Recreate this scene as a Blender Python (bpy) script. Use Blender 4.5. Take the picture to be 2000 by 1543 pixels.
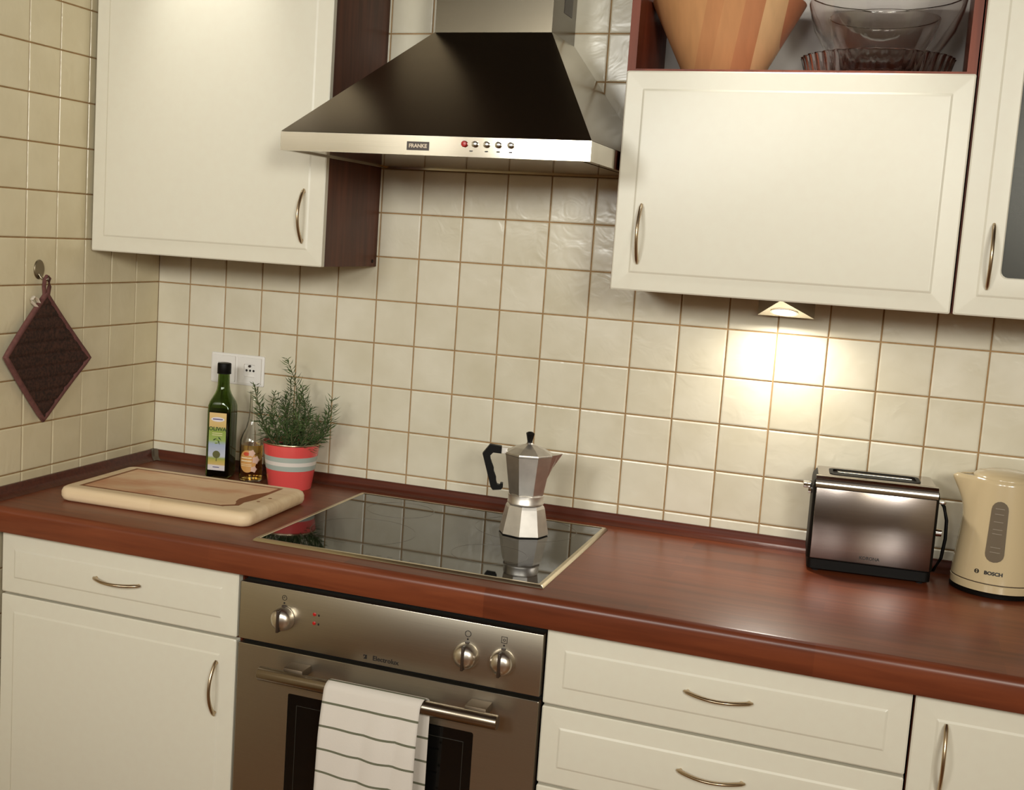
import bpy, bmesh, math, random
from mathutils import Vector, Matrix
random.seed(7)
PI = math.pi
for o in list(bpy.data.objects):
    bpy.data.objects.remove(o, do_unlink=True)
S = bpy.context.scene
C = S.collection

# ------------------------------------------------------------------ camera, world, lights, exposure
cd = bpy.data.cameras.new('camera')
cam = bpy.data.objects.new('camera', cd); C.objects.link(cam)
cam.location = (1.7194, -2.5895, 1.5035)
cam.rotation_euler = (math.radians(82.8893), math.radians(-3.4877), math.radians(21.3295))
cd.sensor_fit = 'HORIZONTAL'; cd.sensor_width = 36.0
cd.lens = 2379.79 * 36.0 / 2000.0
cd.shift_x = 164.97 / 2000.0
cd.shift_y = -19.56 / 2000.0
cd.clip_start = 0.05
S.camera = cam

w = bpy.data.worlds.new('room_world'); S.world = w
w.use_nodes = True
w.node_tree.nodes['Background'].inputs[0].default_value = (1.0, 0.86, 0.68, 1)
w.node_tree.nodes['Background'].inputs[1].default_value = 0.25
S.view_settings.view_transform = 'Standard'
S.view_settings.look = 'None'
S.view_settings.gamma = 1.0
S.view_settings.use_curve_mapping = False
S.view_settings.exposure = 0.03
S.cycles.max_bounces = 24; S.cycles.transmission_bounces = 24; S.cycles.glossy_bounces = 8; S.cycles.diffuse_bounces = 6

def area(name, loc, target, size, power, col, spread=180):
    d = bpy.data.lights.new(name, 'AREA'); d.shape = 'DISK'; d.size = size; d.energy = power; d.color = col
    d.spread = math.radians(spread)
    o = bpy.data.objects.new(name, d); C.objects.link(o); o.location = loc
    o.rotation_euler = (Vector(target) - Vector(loc)).to_track_quat('-Z', 'Y').to_euler()
    return o
def spot(name, loc, target, power, col, angle, blend, radius):
    d = bpy.data.lights.new(name, 'SPOT'); d.energy = power; d.color = col
    d.spot_size = math.radians(angle); d.spot_blend = blend; d.shadow_soft_size = radius
    o = bpy.data.objects.new(name, d); C.objects.link(o); o.location = loc
    o.rotation_euler = (Vector(target) - Vector(loc)).to_track_quat('-Z', 'Y').to_euler()
    return o
WARM = (1.0, 1.0, 0.94)
# ceiling spotlights on a rail behind the camera
for lx, pw in ((0.35, 128), (1.25, 80), (2.9, 172)):
    spot('ceiling_spotlight', (lx, -3.75, 2.08), (lx * .12 + .68, 0, 1.55), pw, WARM, 78, 1.0, 0.3)
d_ = bpy.data.lights.new('fill_light', 'POINT'); d_.energy = 40; d_.color = (1.0, 0.97, 0.80); d_.shadow_soft_size = 0.28  # unseen fill light, added to soften shadows and brighten the walls
o_ = bpy.data.objects.new('fill_light', d_); C.objects.link(o_); o_.location = (2.2, -3.1, 1.85)
# downlights washing the upper cabinet doors
spot('ceiling_downlight', (0.31, -0.47, 2.44), (0.305, -0.30, 1.99), 17, WARM, 44, 1.0, 0.03)
spot('ceiling_downlight', (1.53, -0.455, 2.44), (1.53, -0.31, 1.86), 22, WARM, 48, 1.0, 0.03)

# ------------------------------------------------------------------ helpers
def lin(c):
    return tuple(((v / 255.0) / 12.92 if v / 255.0 <= 0.04045 else ((v / 255.0 + 0.055) / 1.055) ** 2.4) for v in c) + (1,)
class NT:
    def __init__(self, name):
        self.m = bpy.data.materials.new(name); self.m.use_nodes = True
        self.t = self.m.node_tree; self.b = self.t.nodes['Principled BSDF']
    def n(self, typ, **kw):
        x = self.t.nodes.new(typ)
        for k, v in kw.items():
            if k in x.inputs: x.inputs[k].default_value = v
            else: setattr(x, k, v)
        return x
    def l(self, a, b): self.t.links.new(a, b)
def mat(name, col, rough=0.5, metal=0.0, **kw):
    t = NT(name); b = t.b
    b.inputs['Base Color'].default_value = lin(col); b.inputs['Roughness'].default_value = rough
    b.inputs['Metallic'].default_value = metal
    for k, v in kw.items(): b.inputs[k.replace('_', ' ')].default_value = v
    return t.m
def noisy(name, c1, c2, rough, scale, stretch=(1, 1, 1), detail=4, bump=0.0, metal=0.0, bscale=None, coord='Object', lo=0.35, hi=0.65, rvar=0.0, **kw):
    t = NT(name); b = t.b
    tc = t.n('ShaderNodeTexCoord'); mp = t.n('ShaderNodeMapping'); mp.inputs['Scale'].default_value = stretch
    t.l(tc.outputs[coord], mp.inputs['Vector'])
    nz = t.n('ShaderNodeTexNoise', Scale=scale, Detail=detail); t.l(mp.outputs[0], nz.inputs['Vector'])
    cr = t.n('ShaderNodeValToRGB'); e = cr.color_ramp.elements
    e[0].position = lo; e[0].color = lin(c1); e[1].position = hi; e[1].color = lin(c2)
    t.l(nz.outputs['Fac'], cr.inputs[0]); t.l(cr.outputs[0], b.inputs['Base Color'])
    b.inputs['Roughness'].default_value = rough; b.inputs['Metallic'].default_value = metal
    if rvar:
        mr = t.n('ShaderNodeMapRange'); mr.inputs['To Min'].default_value = rough - rvar; mr.inputs['To Max'].default_value = rough + rvar
        t.l(nz.outputs['Fac'], mr.inputs[0]); t.l(mr.outputs[0], b.inputs['Roughness'])
    if bump:
        n2 = nz
        if bscale:
            n2 = t.n('ShaderNodeTexNoise', Scale=bscale, Detail=2); t.l(mp.outputs[0], n2.inputs['Vector'])
        bp = t.n('ShaderNodeBump', Strength=bump, Distance=0.002); t.l(n2.outputs['Fac'], bp.inputs['Height']); t.l(bp.outputs[0], b.inputs['Normal'])
    for k, v in kw.items(): b.inputs[k.replace('_', ' ')].default_value = v
    return t.m

def tile_mat(name, c1, c2):
    t = NT(name); b = t.b
    tc = t.n('ShaderNodeTexCoord'); oi = t.n('ShaderNodeObjectInfo')
    ml = t.n('ShaderNodeMath', operation='MULTIPLY'); ml.inputs[1].default_value = 37.0; t.l(oi.outputs['Random'], ml.inputs[0])
    ad = t.n('ShaderNodeVectorMath', operation='ADD'); t.l(tc.outputs['Object'], ad.inputs[0]); t.l(ml.outputs[0], ad.inputs[1])
    nz = t.n('ShaderNodeTexNoise', Scale=9.0, Detail=3); t.l(ad.outputs[0], nz.inputs['Vector'])
    mx = t.n('ShaderNodeMath', operation='ADD'); mu = t.n('ShaderNodeMath', operation='MULTIPLY'); mu.inputs[1].default_value = 0.22
    t.l(oi.outputs['Random'], mu.inputs[0]); t.l(mu.outputs[0], mx.inputs[0]); t.l(nz.outputs['Fac'], mx.inputs[1])
    cr = t.n('ShaderNodeValToRGB'); e = cr.color_ramp.elements
    e[0].position = .3; e[0].color = lin(c1); e[1].position = .95; e[1].color = lin(c2)
    t.l(mx.outputs[0], cr.inputs[0]); t.l(cr.outputs[0], b.inputs['Base Color'])
    b.inputs['Roughness'].default_value = 0.24
    n2 = t.n('ShaderNodeTexNoise', Scale=20.0, Detail=2.0, Distortion=1.2); t.l(ad.outputs[0], n2.inputs['Vector'])
    bp = t.n('ShaderNodeBump', Strength=0.42, Distance=0.0022); t.l(n2.outputs['Fac'], bp.inputs['Height']); t.l(bp.outputs[0], b.inputs['Normal'])
    return t.m
def wood_mat(name, c1, c2, c3, stave=(0.6, 0.045), rough=0.2, grain=60, axis='x', coat=0.3):
    """staved wood, grain along local x"""
    t = NT(name); b = t.b
    tc = t.n('ShaderNodeTexCoord'); mp = t.n('ShaderNodeMapping')
    if axis == 'z': mp.inputs['Rotation'].default_value = (0, PI / 2, 0)
    t.l(tc.outputs['Object'], mp.inputs['Vector'])
    br = t.n('ShaderNodeTexBrick', Scale=1.0); br.inputs['Mortar Size'].default_value = 0.0
    br.inputs['Brick Width'].default_value = stave[0]; br.inputs['Row Height'].default_value = stave[1]
    br.inputs['Color1'].default_value = (0, 0, 0, 1); br.inputs['Color2'].default_value = (1, 1, 1, 1); br.inputs['Bias'].default_value = 0.0
    t.l(mp.outputs[0], br.inputs['Vector'])
    m2 = t.n('ShaderNodeMapping'); m2.inputs['Scale'].default_value = (1.6, 22, 22); t.l(mp.outputs[0], m2.inputs['Vector'])
    nz = t.n('ShaderNodeTexNoise', Scale=grain / 20.0, Detail=6, Distortion=0.5); t.l(m2.outputs[0], nz.inputs['Vector'])
    mxa = t.n('ShaderNodeMath', operation='MULTIPLY_ADD'); mxa.inputs[1].default_value = 0.35
    t.l(br.outputs['Color'], mxa.inputs[0]); t.l(nz.outputs['Fac'], mxa.inputs[2])
    cr = t.n('ShaderNodeValToRGB'); e = cr.color_ramp.elements
    e[0].position = .32; e[0].color = lin(c1); e[1].position = .95; e[1].color = lin(c3)
    k = cr.color_ramp.elements.new(.62); k.color = lin(c2)
    t.l(mxa.outputs[0], cr.inputs[0]); t.l(cr.outputs[0], b.inputs['Base Color'])
    b.inputs['Roughness'].default_value = rough; b.inputs['Coat Weight'].default_value = coat; b.inputs['Coat Roughness'].default_value = 0.12; b.inputs['Specular IOR Level'].default_value = 0.4
    bp = t.n('ShaderNodeBump', Strength=0.012, Distance=0.001); t.l(nz.outputs['Fac'], bp.inputs['Height']); t.l(bp.outputs[0], b.inputs['Normal'])
    return t.m
def steel_mat(name, col, rough, axis, aniso=0.05):
    st = {'x': (4, 900, 900), 'z': (900, 900, 4)}[axis]
    return noisy(name, tuple(int(v * .97) for v in col), col, rough, 1.0, st, 2, metal=1.0)

M = {}
M['tile'] = tile_mat('cream_tile_glaze', (204, 195, 170), (225, 218, 199))
M['tile_left_lit'] = tile_mat('cream_tile_glaze_lit', (216, 203, 168), (231, 220, 188))  # same cream tile; left wall's warmer, brighter light painted into the colour
M['grout'] = noisy('brown_grout', (152, 120, 80), (172, 138, 96), 0.9, 40, bump=0.2)
M['plaster'] = noisy('plaster_paint', (214, 200, 176), (222, 208, 184), 0.9, 8)
M['plaster_dark'] = noisy('tan_plaster_paint', (150, 126, 98), (160, 136, 106), 0.9, 8)
M['ceiling'] = noisy('ceiling_boards', (66, 45, 31), (80, 56, 40), 0.6, 3, (1, 12, 1))
M['floor'] = noisy('floor_boards', (140, 94, 50), (164, 112, 62), 0.4, 4, (1, 10, 1))
M['cream'] = noisy('cream_lacquer', (218, 212, 195), (219, 214, 197), 0.34, 60, (1, 1, 1), bump=0.012, bscale=500)
M['carcass'] = noisy('mahogany_laminate', (74, 40, 27), (98, 54, 37), 0.45, 3.5, (14, 14, 1.2), 5, Specular_IOR_Level=0.25)
M['carcass_edge'] = noisy('mahogany_edge', (104, 49, 31), (128, 63, 41), 0.45, 3, (14, 14, 1.2), 5, Specular_IOR_Level=0.25)
M['backboard'] = mat('grey_white_backboard', (176, 168, 160), 0.5)
M['counter'] = wood_mat('red_brown_worktop', (90, 43, 25), (106, 52, 31), (124, 64, 38), (0.55, 0.062), 0.3, coat=0.0)
M['upstand'] = noisy('red_brown_upstand', (72, 33, 22), (90, 43, 29), 0.34, 4, (1, 30, 30), 4, Specular_IOR_Level=0.3)
M['corner_cap'] = mat('grey_brown_plastic', (92, 80, 66), 0.35)
M['steel'] = steel_mat('brushed_steel', (150, 138, 122), 0.27, 'x')
M['steel_dark'] = steel_mat('brushed_steel_oven', (188, 180, 164), 0.34, 'x')
M['steel_side'] = steel_mat('polished_steel', (190, 182, 166), 0.13, 'x', 0.02)
M['steel_chim'] = steel_mat('brushed_chimney_steel', (108, 100, 86), 0.24, 'x')
M['nickel'] = mat('satin_nickel', (188, 168, 140), 0.28, 1.0)
M['chrome'] = mat('chrome', (215, 212, 206), 0.12, 1.0)
M['alu'] = noisy('cast_aluminium', (206, 201, 194), (222, 217, 210), 0.42, 30, metal=1.0, bump=0.03)
M['satin'] = mat('satin_knob_metal', (224, 216, 204), 0.3, 1.0)
M['bracket'] = mat('dull_bracket_metal', (120, 106, 90), 0.55, 1.0)
M['black'] = mat('black_plastic', (12, 9, 7), 0.5, Specular_IOR_Level=0.15)
M['gap'] = mat('black_cavity', (8, 8, 8), 0.8)
M['print'] = mat('black_print', (24, 20, 18), 0.5)
M['hob'] = mat('black_ceramic_glass', (9, 9, 8), 0.035, 0.0, Specular_IOR_Level=0.45)
M['ring'] = mat('grey_ring_print', (58, 56, 50), 0.2)
M['hobframe'] = mat('hob_frame_metal', (205, 192, 166), 0.28, 1.0)
M['ovenglass'] = mat('dark_oven_glass', (12, 11, 10), 0.08)
M['red'] = mat('red_plastic', (170, 30, 26), 0.3)
M['white'] = mat('white_plastic', (232, 228, 222), 0.35)
M['socket_dark'] = mat('socket_hole', (30, 24, 20), 0.6)
M['badge'] = mat('brown_badge', (52, 38, 28), 0.4)
M['silverprint'] = mat('silver_print', (180, 165, 145), 0.4, 0.6)
M['coral'] = mat('coral_enamel', (222, 82, 80), 0.3, Coat_Weight=0.3)
M['band_grey'] = mat('grey_band', (168, 178, 170), 0.35)
M['band_white'] = mat('white_band', (222, 214, 206), 0.35)
M['soil'] = noisy('dark_soil', (22, 16, 10), (44, 32, 20), 0.95, 120, bump=0.6)
M['leaf'] = noisy('rosemary_green', (50, 74, 38), (92, 114, 64), 0.55, 40)
M['stem'] = mat('rosemary_stem', (86, 84, 52), 0.7)
M['board'] = wood_mat('beech_board', (210, 180, 140), (224, 198, 160), (233, 209, 174), (2, 0.05), 0.5, 40, coat=0.0)
M['boardtop'] = noisy('worn_board_face', (206, 146, 106), (226, 190, 150), 0.5, 7, (1, 1.8, 1), 5, lo=.34, hi=.56)
M['groove'] = mat('board_groove', (138, 84, 46), 0.6)
M['greenglass'] = mat('green_bottle_glass', (134, 156, 96), 0.03, Transmission_Weight=1.0, IOR=1.35)
M['oil'] = mat('dark_olive_oil', (14, 17, 7), 0.15, Transmission_Weight=0.05, IOR=1.2)
M['clearglass'] = mat('clear_glass', (254, 254, 252), 0.0, Transmission_Weight=1.0, IOR=1.4)
M['vinegar'] = mat('amber_vinegar', (244, 206, 116), 0.0, Transmission_Weight=1.0, IOR=1.33)
M['bowlglass'] = mat('bowl_glass', (252, 251, 250), 0.0, Transmission_Weight=1.0, IOR=1.45)
M['woodbowl'] = None
M['quilt'] = noisy('brown_quilt', (40, 24, 16), (74, 44, 32), 0.9, 160, bump=0.5)
M['binding'] = noisy('plum_binding', (96, 58, 54), (112, 70, 64), 0.85, 90, bump=0.3)
M['tag'] = mat('white_tag', (226, 214, 196), 0.8)
M['hook'] = mat('brushed_hook', (150, 138, 118), 0.35, 1.0)
M['kettle'] = mat('cream_kettle_plastic', (202, 182, 144), 0.18, Coat_Weight=0.4)
M['gauge'] = mat('grey_gauge', (112, 100, 84), 0.15)
M['gauge_mark'] = mat('gauge_mark', (140, 126, 108), 0.4)
M['toaster_panel'] = steel_mat('toaster_steel', (150, 140, 134), 0.19, 'x', 0.03)
M['toaster_top'] = mat('toaster_top_metal', (150, 136, 118), 0.22, 1.0)
M['frosted'] = mat('smoked_glass', (120, 118, 108), 0.25, Transmission_Weight=0.85, IOR=1.3)

def wood_bowl_mat():
    t = NT('staved_bowl_wood'); b = t.b
    tc = t.n('ShaderNodeTexCoord'); sp = t.n('ShaderNodeSeparateXYZ'); t.l(tc.outputs['Object'], sp.inputs[0])
    # vertical glued staves: planks of wood across local x, tilted
    ma = t.n('ShaderNodeMath', operation='MULTIPLY_ADD'); ma.inputs[1].default_value = -0.22; t.l(sp.outputs['Z'], ma.inputs[0]); t.l(sp.outputs['X'], ma.inputs[2])
    mp = t.n('ShaderNodeMapRange'); mp.inputs['From Min'].default_value = -0.17; mp.inputs['From Max'].default_value = 0.17; t.l(ma.outputs[0], mp.inputs[0])
    cr = t.n('ShaderNodeValToRGB'); cr.color_ramp.interpolation = 'CONSTANT'
    cols = [(0, (200, 148, 100)), (.2, (204, 150, 102)), (.36, (196, 138, 94)), (.45, (202, 146, 100)), (.56, (194, 132, 92)), (.66, (222, 180, 132)), (.76, (194, 126, 90)), (.9, (188, 124, 86))]
    el = cr.color_ramp.elements; el[0].color = lin(cols[0][1]); el[1].position = cols[1][0]; el[1].color = lin(cols[1][1])
    for p, c in cols[2:]:
        k = el.new(p); k.color = lin(c)
    t.l(mp.outputs[0], cr.inputs[0])
    m2 = t.n('ShaderNodeMapping'); m2.inputs['Scale'].default_value = (90, 30, 3); t.l(tc.outputs['Object'], m2.inputs[0])
    nz = t.n('ShaderNodeTexNoise', Scale=1.0, Detail=4); t.l(m2.outputs[0], nz.inputs['Vector'])
    hs = t.n('ShaderNodeMixRGB', blend_type='MULTIPLY'); hs.inputs[0].default_value = 0.4
    g = t.n('ShaderNodeMapRange'); g.inputs['To Min'].default_value = 0.55; g.inputs['To Max'].default_value = 1.25; t.l(nz.outputs['Fac'], g.inputs[0])
    t.l(cr.outputs[0], hs.inputs[1]); t.l(g.outputs[0], hs.inputs[2]); t.l(hs.outputs[0], b.inputs['Base Color'])
    b.inputs['Roughness'].default_value = 0.4
    return t.m
M['woodbowl'] = wood_bowl_mat()

def towel_mat():
    t = NT('striped_linen'); b = t.b
    uv = t.n('ShaderNodeUVMap'); sp = t.n('ShaderNodeSeparateXYZ'); t.l(uv.outputs[0], sp.inputs[0])
    md = t.n('ShaderNodeMath', operation='MODULO'); md.inputs[1].default_value = 0.0445
    ad = t.n('ShaderNodeMath', operation='ADD'); ad.inputs[1].default_value = 1.335
    t.l(sp.outputs['Y'], ad.inputs[0]); t.l(ad.outputs[0], md.inputs[0])
    lt = t.n('ShaderNodeMath', operation='LESS_THAN'); lt.inputs[1].default_value = 0.0042; t.l(md.outputs[0], lt.inputs[0])
    mx = t.n('ShaderNodeMixRGB'); mx.inputs[1].default_value = lin((214, 206, 196)); mx.inputs[2].default_value = lin((104, 104, 84))
    t.l(lt.outputs[0], mx.inputs[0]); t.l(mx.outputs[0], b.inputs['Base Color'])
    nz = t.n('ShaderNodeTexNoise', Scale=700, Detail=1); tc = t.n('ShaderNodeTexCoord'); t.l(tc.outputs['Object'], nz.inputs['Vector'])
    bp = t.n('ShaderNodeBump', Strength=0.25, Distance=0.0008); t.l(nz.outputs['Fac'], bp.inputs['Height']); t.l(bp.outputs[0], b.inputs['Normal'])
    b.inputs['Roughness'].default_value = 0.9
    return t.m
M['towel'] = towel_mat()
def label_mat(name, stops):
    t = NT(name); tc = t.n('ShaderNodeTexCoord'); sp = t.n('ShaderNodeSeparateXYZ'); t.l(tc.outputs['Generated'], sp.inputs[0])
    cr = t.n('ShaderNodeValToRGB'); el = cr.color_ramp.elements
    el[0].position = stops[0][0]; el[0].color = lin(stops[0][1]); el[1].position = stops[1][0]; el[1].color = lin(stops[1][1])
    for p, c in stops[2:]:
        k = el.new(p); k.color = lin(c)
    t.l(sp.outputs['Z'], cr.inputs[0]); t.l(cr.outputs[0], t.b.inputs['Base Color']); t.b.inputs['Roughness'].default_value = 0.45
    return t.m
M['olive_label'] = label_mat('olive_label_print', [(0, (216, 208, 208)), (.085, (216, 208, 208)), (.1, (206, 176, 110)), (.16, (190, 170, 84)), (.21, (150, 160, 78)), (.25, (192, 196, 208)), (.45, (160, 172, 196)), (.52, (150, 172, 90)), (.72, (140, 158, 62)), (.76, (206, 176, 110)), (1.0, (222, 190, 130))])
for k, c in (('lab_white', (222, 216, 220)), ('lab_green', (52, 74, 34)), ('lab_leaf', (120, 142, 52)), ('lab_tree', (92, 92, 46)), ('lab_purple', (96, 88, 130)), ('lab_gold', (204, 150, 84)), ('lab_red', (196, 74, 44)), ('lab_pink', (214, 178, 158)), ('lab_cream', (238, 222, 186))):
    M[k] = mat(k.replace('lab', 'label_ink'), c, 0.5)

def new_bm(): return bmesh.new()
def add_box(bm, x0, x1, y0, y1, z0, z1, bev=0.0, seg=2):
    v = [bm.verts.new(p) for p in ((x0, y0, z0), (x1, y0, z0), (x1, y1, z0), (x0, y1, z0), (x0, y0, z1), (x1, y0, z1), (x1, y1, z1), (x0, y1, z1))]
    f = [bm.faces.new([v[i] for i in q]) for q in ((0, 3, 2, 1), (4, 5, 6, 7), (0, 1, 5, 4), (1, 2, 6, 5), (2, 3, 7, 6), (3, 0, 4, 7))]
    if bev:
        ed = list({e for q in f for e in q.edges})
        bmesh.ops.bevel(bm, geom=ed, offset=bev, segments=seg, profile=0.5, affect='EDGES')
    return bm
def loft(bm, loops, cap0=True, cap1=True, closed=True):
    R = [[bm.verts.new(p) for p in L] for L in loops]
    n = len(R[0])
    for a, b in zip(R[:-1], R[1:]):
        for i in range(n if closed else n - 1):
            j = (i + 1) % n
            bm.faces.new((a[i], a[j], b[j], b[i]))
    if cap0: bm.faces.new(R[0][::-1])
    if cap1: bm.faces.new(R[-1])
    return R
def circ(r, z, n=32, cx=0, cy=0, ph=0.0):
    return [Vector((cx + r * math.cos(ph + 2 * PI * i / n), cy + r * math.sin(ph + 2 * PI * i / n), z)) for i in range(n)]
def lathe(bm, prof, n=32, cap0=True, cap1=True, cx=0, cy=0, ph=0.0):
    return loft(bm, [circ(max(r, 1e-4), z, n, cx, cy, ph) for r, z in prof], cap0, cap1)
def tube(bm, pts, rad, n=10, flat=1.0, up=None):
    pts = [Vector(p) for p in pts]; loops = []
    for i, p in enumerate(pts):
        t = (pts[min(i + 1, len(pts) - 1)] - pts[max(i - 1, 0)]).normalized()
        u = Vector(up) if up else (Vector((0, 0, 1)) if abs(t.z) < .9 else Vector((1, 0, 0)))
        a = t.cross(u).normalized(); b = a.cross(t).normalized()
        r = rad[i] if isinstance(rad, (list, tuple)) else rad
        loops.append([p + a * r * math.cos(2 * PI * k / n) + b * r * flat * math.sin(2 * PI * k / n) for k in range(n)])
    loft(bm, loops)
def rrect(x0, x1, z0, z1, r, n=4):
    """rounded rectangle in 2D, counter-clockwise"""
    out = []
    for cx, cz, a0 in ((x1 - r, z0 + r, -PI / 2), (x1 - r, z1 - r, 0), (x0 + r, z1 - r, PI / 2), (x0 + r, z0 + r, PI)):
        for k in range(n + 1):
            a = a0 + k * PI / 2 / n
            out.append((cx + r * math.cos(a), cz + r * math.sin(a)))
    return out
def poly_prism(bm, poly, f0, f1):
    """poly list of 2D; f0, f1 map 2D to 3D"""
    loft(bm, [[Vector(f0(p)) for p in poly], [Vector(f1(p)) for p in poly]])
def origin(o):
    v = Vector((0, 0, 0))
    while o: v += o.location; o = o.parent
    return v
def obj(name, bm, m, parent=None, world=True, smooth=None, loc=None):
    me = bpy.data.meshes.new(name)
    if parent is not None and world:
        bmesh.ops.translate(bm, verts=bm.verts, vec=-origin(parent))
    bmesh.ops.recalc_face_normals(bm, faces=bm.faces)
    bm.to_mesh(me); bm.free()
    me.materials.append(M[m] if isinstance(m, str) else m)
    if smooth is not None:
        me.polygons.foreach_set('use_smooth', [True] * len(me.polygons))
        me.set_sharp_from_angle(angle=math.radians(smooth))
    o = bpy.data.objects.new(name, me); C.objects.link(o)
    if parent is not None: o.parent = parent
    if loc is not None: o.location = loc
    return o
def inst(name, src, parent, loc, rot=(0, 0, 0), scale=(1, 1, 1), world=True):
    o = bpy.data.objects.new(name, src); C.objects.link(o); o.parent = parent
    o.location = Vector(loc) - (origin(parent) if world else Vector((0, 0, 0))); o.rotation_euler = rot; o.scale = scale
    return o
def tag(o, label, cat, group=None):
    o['label'] = label; o['category'] = cat
    if group: o['group'] = group
    return o
def thing(name, label, cat, loc=(0, 0, 0), rotz=0, group=None):
    o = bpy.data.objects.new(name, None); C.objects.link(o); o.empty_display_size = 0.05
    o.location = loc; o.rotation_euler = (0, 0, rotz)
    return tag(o, label, cat, group)
def struct(o): o['kind'] = 'structure'; return o
def boxo(name, x0, x1, y0, y1, z0, z1, m, parent=None, bev=0.0, world=True):
    return obj(name, add_box(new_bm(), x0, x1, y0, y1, z0, z1, bev), m, parent, world, 40 if bev else None)
def text(name, s, size, m, parent, loc, rot=(PI / 2, 0, 0), ext=0.0003, align='CENTER', sx=1.0, bold=0.0, wrap=None, world=True):
    cu = bpy.data.curves.new(name, 'FONT'); cu.body = s; cu.size = size; cu.extrude = ext; cu.align_x = align; cu.align_y = 'CENTER'; cu.offset = bold
    cu.resolution_u = 3
    t = bpy.data.objects.new(name, cu); C.objects.link(t)
    me = bpy.data.meshes.new_from_object(t.evaluated_get(bpy.context.evaluated_depsgraph_get()))
    bpy.data.objects.remove(t); bpy.data.curves.remove(cu)
    me.name = name
    for v in me.vertices: v.co.x *= sx
    if wrap: wrap(me)
    me.materials.clear(); me.materials.append(M[m])
    return inst(name, me, parent, loc, rot, world=world)

# ------------------------------------------------------------------ room shell with tiled walls
RX, RY, RZ = 3.4, -4.6, 2.55
struct(boxo('floor', -.1, RX + .1, RY - .1, .1, -.1, 0, 'floor'))
struct(boxo('ceiling', -.1, RX + .1, RY - .1, .1, RZ, RZ + .1, 'ceiling'))
wall_back = struct(boxo('wall_back', -.1, RX + .1, .0015, .1, 0, RZ, 'grout'))
wall_left = struct(boxo('wall_left', -.1, -.0015, RY, .0015, 0, RZ, 'grout'))
struct(boxo('wall_right', RX, RX + .1, RY, .0015, 0, RZ, 'plaster'))
struct(boxo('wall_front', -.1, RX + .1, RY - .1, RY, 0, RZ, 'plaster_dark'))
P, G = 0.1, 0.0028
ROW0 = 1.343

def tile_mesh(bm, cx, cz, w, h, plane='back'):
    def f(x, y, z):
        return (x, y, z) if plane == 'back' else (-y, x, z)
    loops = []
    for ins, y in ((0, .0015), (0, -.0002), (.0008, -.0012), (.003, -.0017)):
        loops.append([f(cx + sx * (w / 2 - ins), y, cz + sz * (h / 2 - ins)) for sx, sz in ((-1, -1), (1, -1), (1, 1), (-1, 1))])
    loft(bm, loops, cap0=False)
tile_cache = {}
def tile(wall, cx, cz, w, h, plane, m):
    key = (round(w, 4), round(h, 4), plane)
    if key not in tile_cache:
        bm = new_bm(); tile_mesh(bm, 0, 0, w, h, plane); bmesh.ops.recalc_face_normals(bm, faces=bm.faces)
        me = bpy.data.meshes.new('tile'); bm.to_mesh(me); bm.free(); me.materials.append(M[m]); tile_cache[key] = me
    inst('tile', tile_cache[key], wall, (cx, 0, cz) if plane == 'back' else (0, cx, cz))
rows = [(ROW0 + P * k, ROW0 + P * (k + 1)) for k in range(-4, 12)]
rows.insert(0, (0.843, 0.943))
field = new_bm()
cols = [(0.0, 0.0913)] + [(0.0913 + P * k, 0.0913 + P * (k + 1)) for k in range(0, 33)]
for a, b in cols:
    for z0, z1 in rows:
        if z0 > RZ - .1: continue
        w_, h_ = b - a - G, z1 - z0 - G; cx, cz = (a + b) / 2, (z0 + z1) / 2
        mid = .5 < a < 1.25
        if b < 2.35 and ((z1 < 1.46) or (mid and z1 < 2.26)):
            if z0 < .9:
                tile(wall_back, cx, (.905 + z1 - G / 2) / 2, w_, z1 - G / 2 - .905, 'back', 'tile')
            else: tile(wall_back, cx, cz, w_, h_, 'back', 'tile')
        else: tile_mesh(field, cx, cz, w_, h_)
fo = obj('tile_field', field, 'tile', wall_back); fo['kind'] = 'stuff'
field = new_bm()
lcols = [(-.0985, 0.0)] + [(-.0985 - P * (k + 1), -.0985 - P * k) for k in range(0, 30)]
lrows = [(ROW0 + P * k, ROW0 + P * (k + 1)) for k in range(-13, 12)]
for i, (a, b) in enumerate(lcols):
    for z0, z1 in lrows:
        if z0 > RZ - .1: continue
        w_, h_ = b - a - G, P - G; cx, cz = (a + b) / 2, (z0 + z1) / 2
        above = .84 < z0 < 2.2 and i < 9 and not (a > -.28 and z0 > 1.5)
        below = .14 < z0 < .84 and 5 <= i < 9
        if above and z0 < .85: tile(wall_left, cx, (.905 + z1 - G / 2) / 2, w_, z1 - G / 2 - .905, 'left', 'tile_left_lit')
        elif above or below: tile(wall_left, cx, cz, w_, h_, 'left', 'tile_left_lit')
        elif not (z0 < .9 and a > -.6): tile_mesh(field, cx, cz, w_, h_, 'left')
fo = obj('tile_field', field, 'tile_left_lit', wall_left); fo['kind'] = 'stuff'

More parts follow.
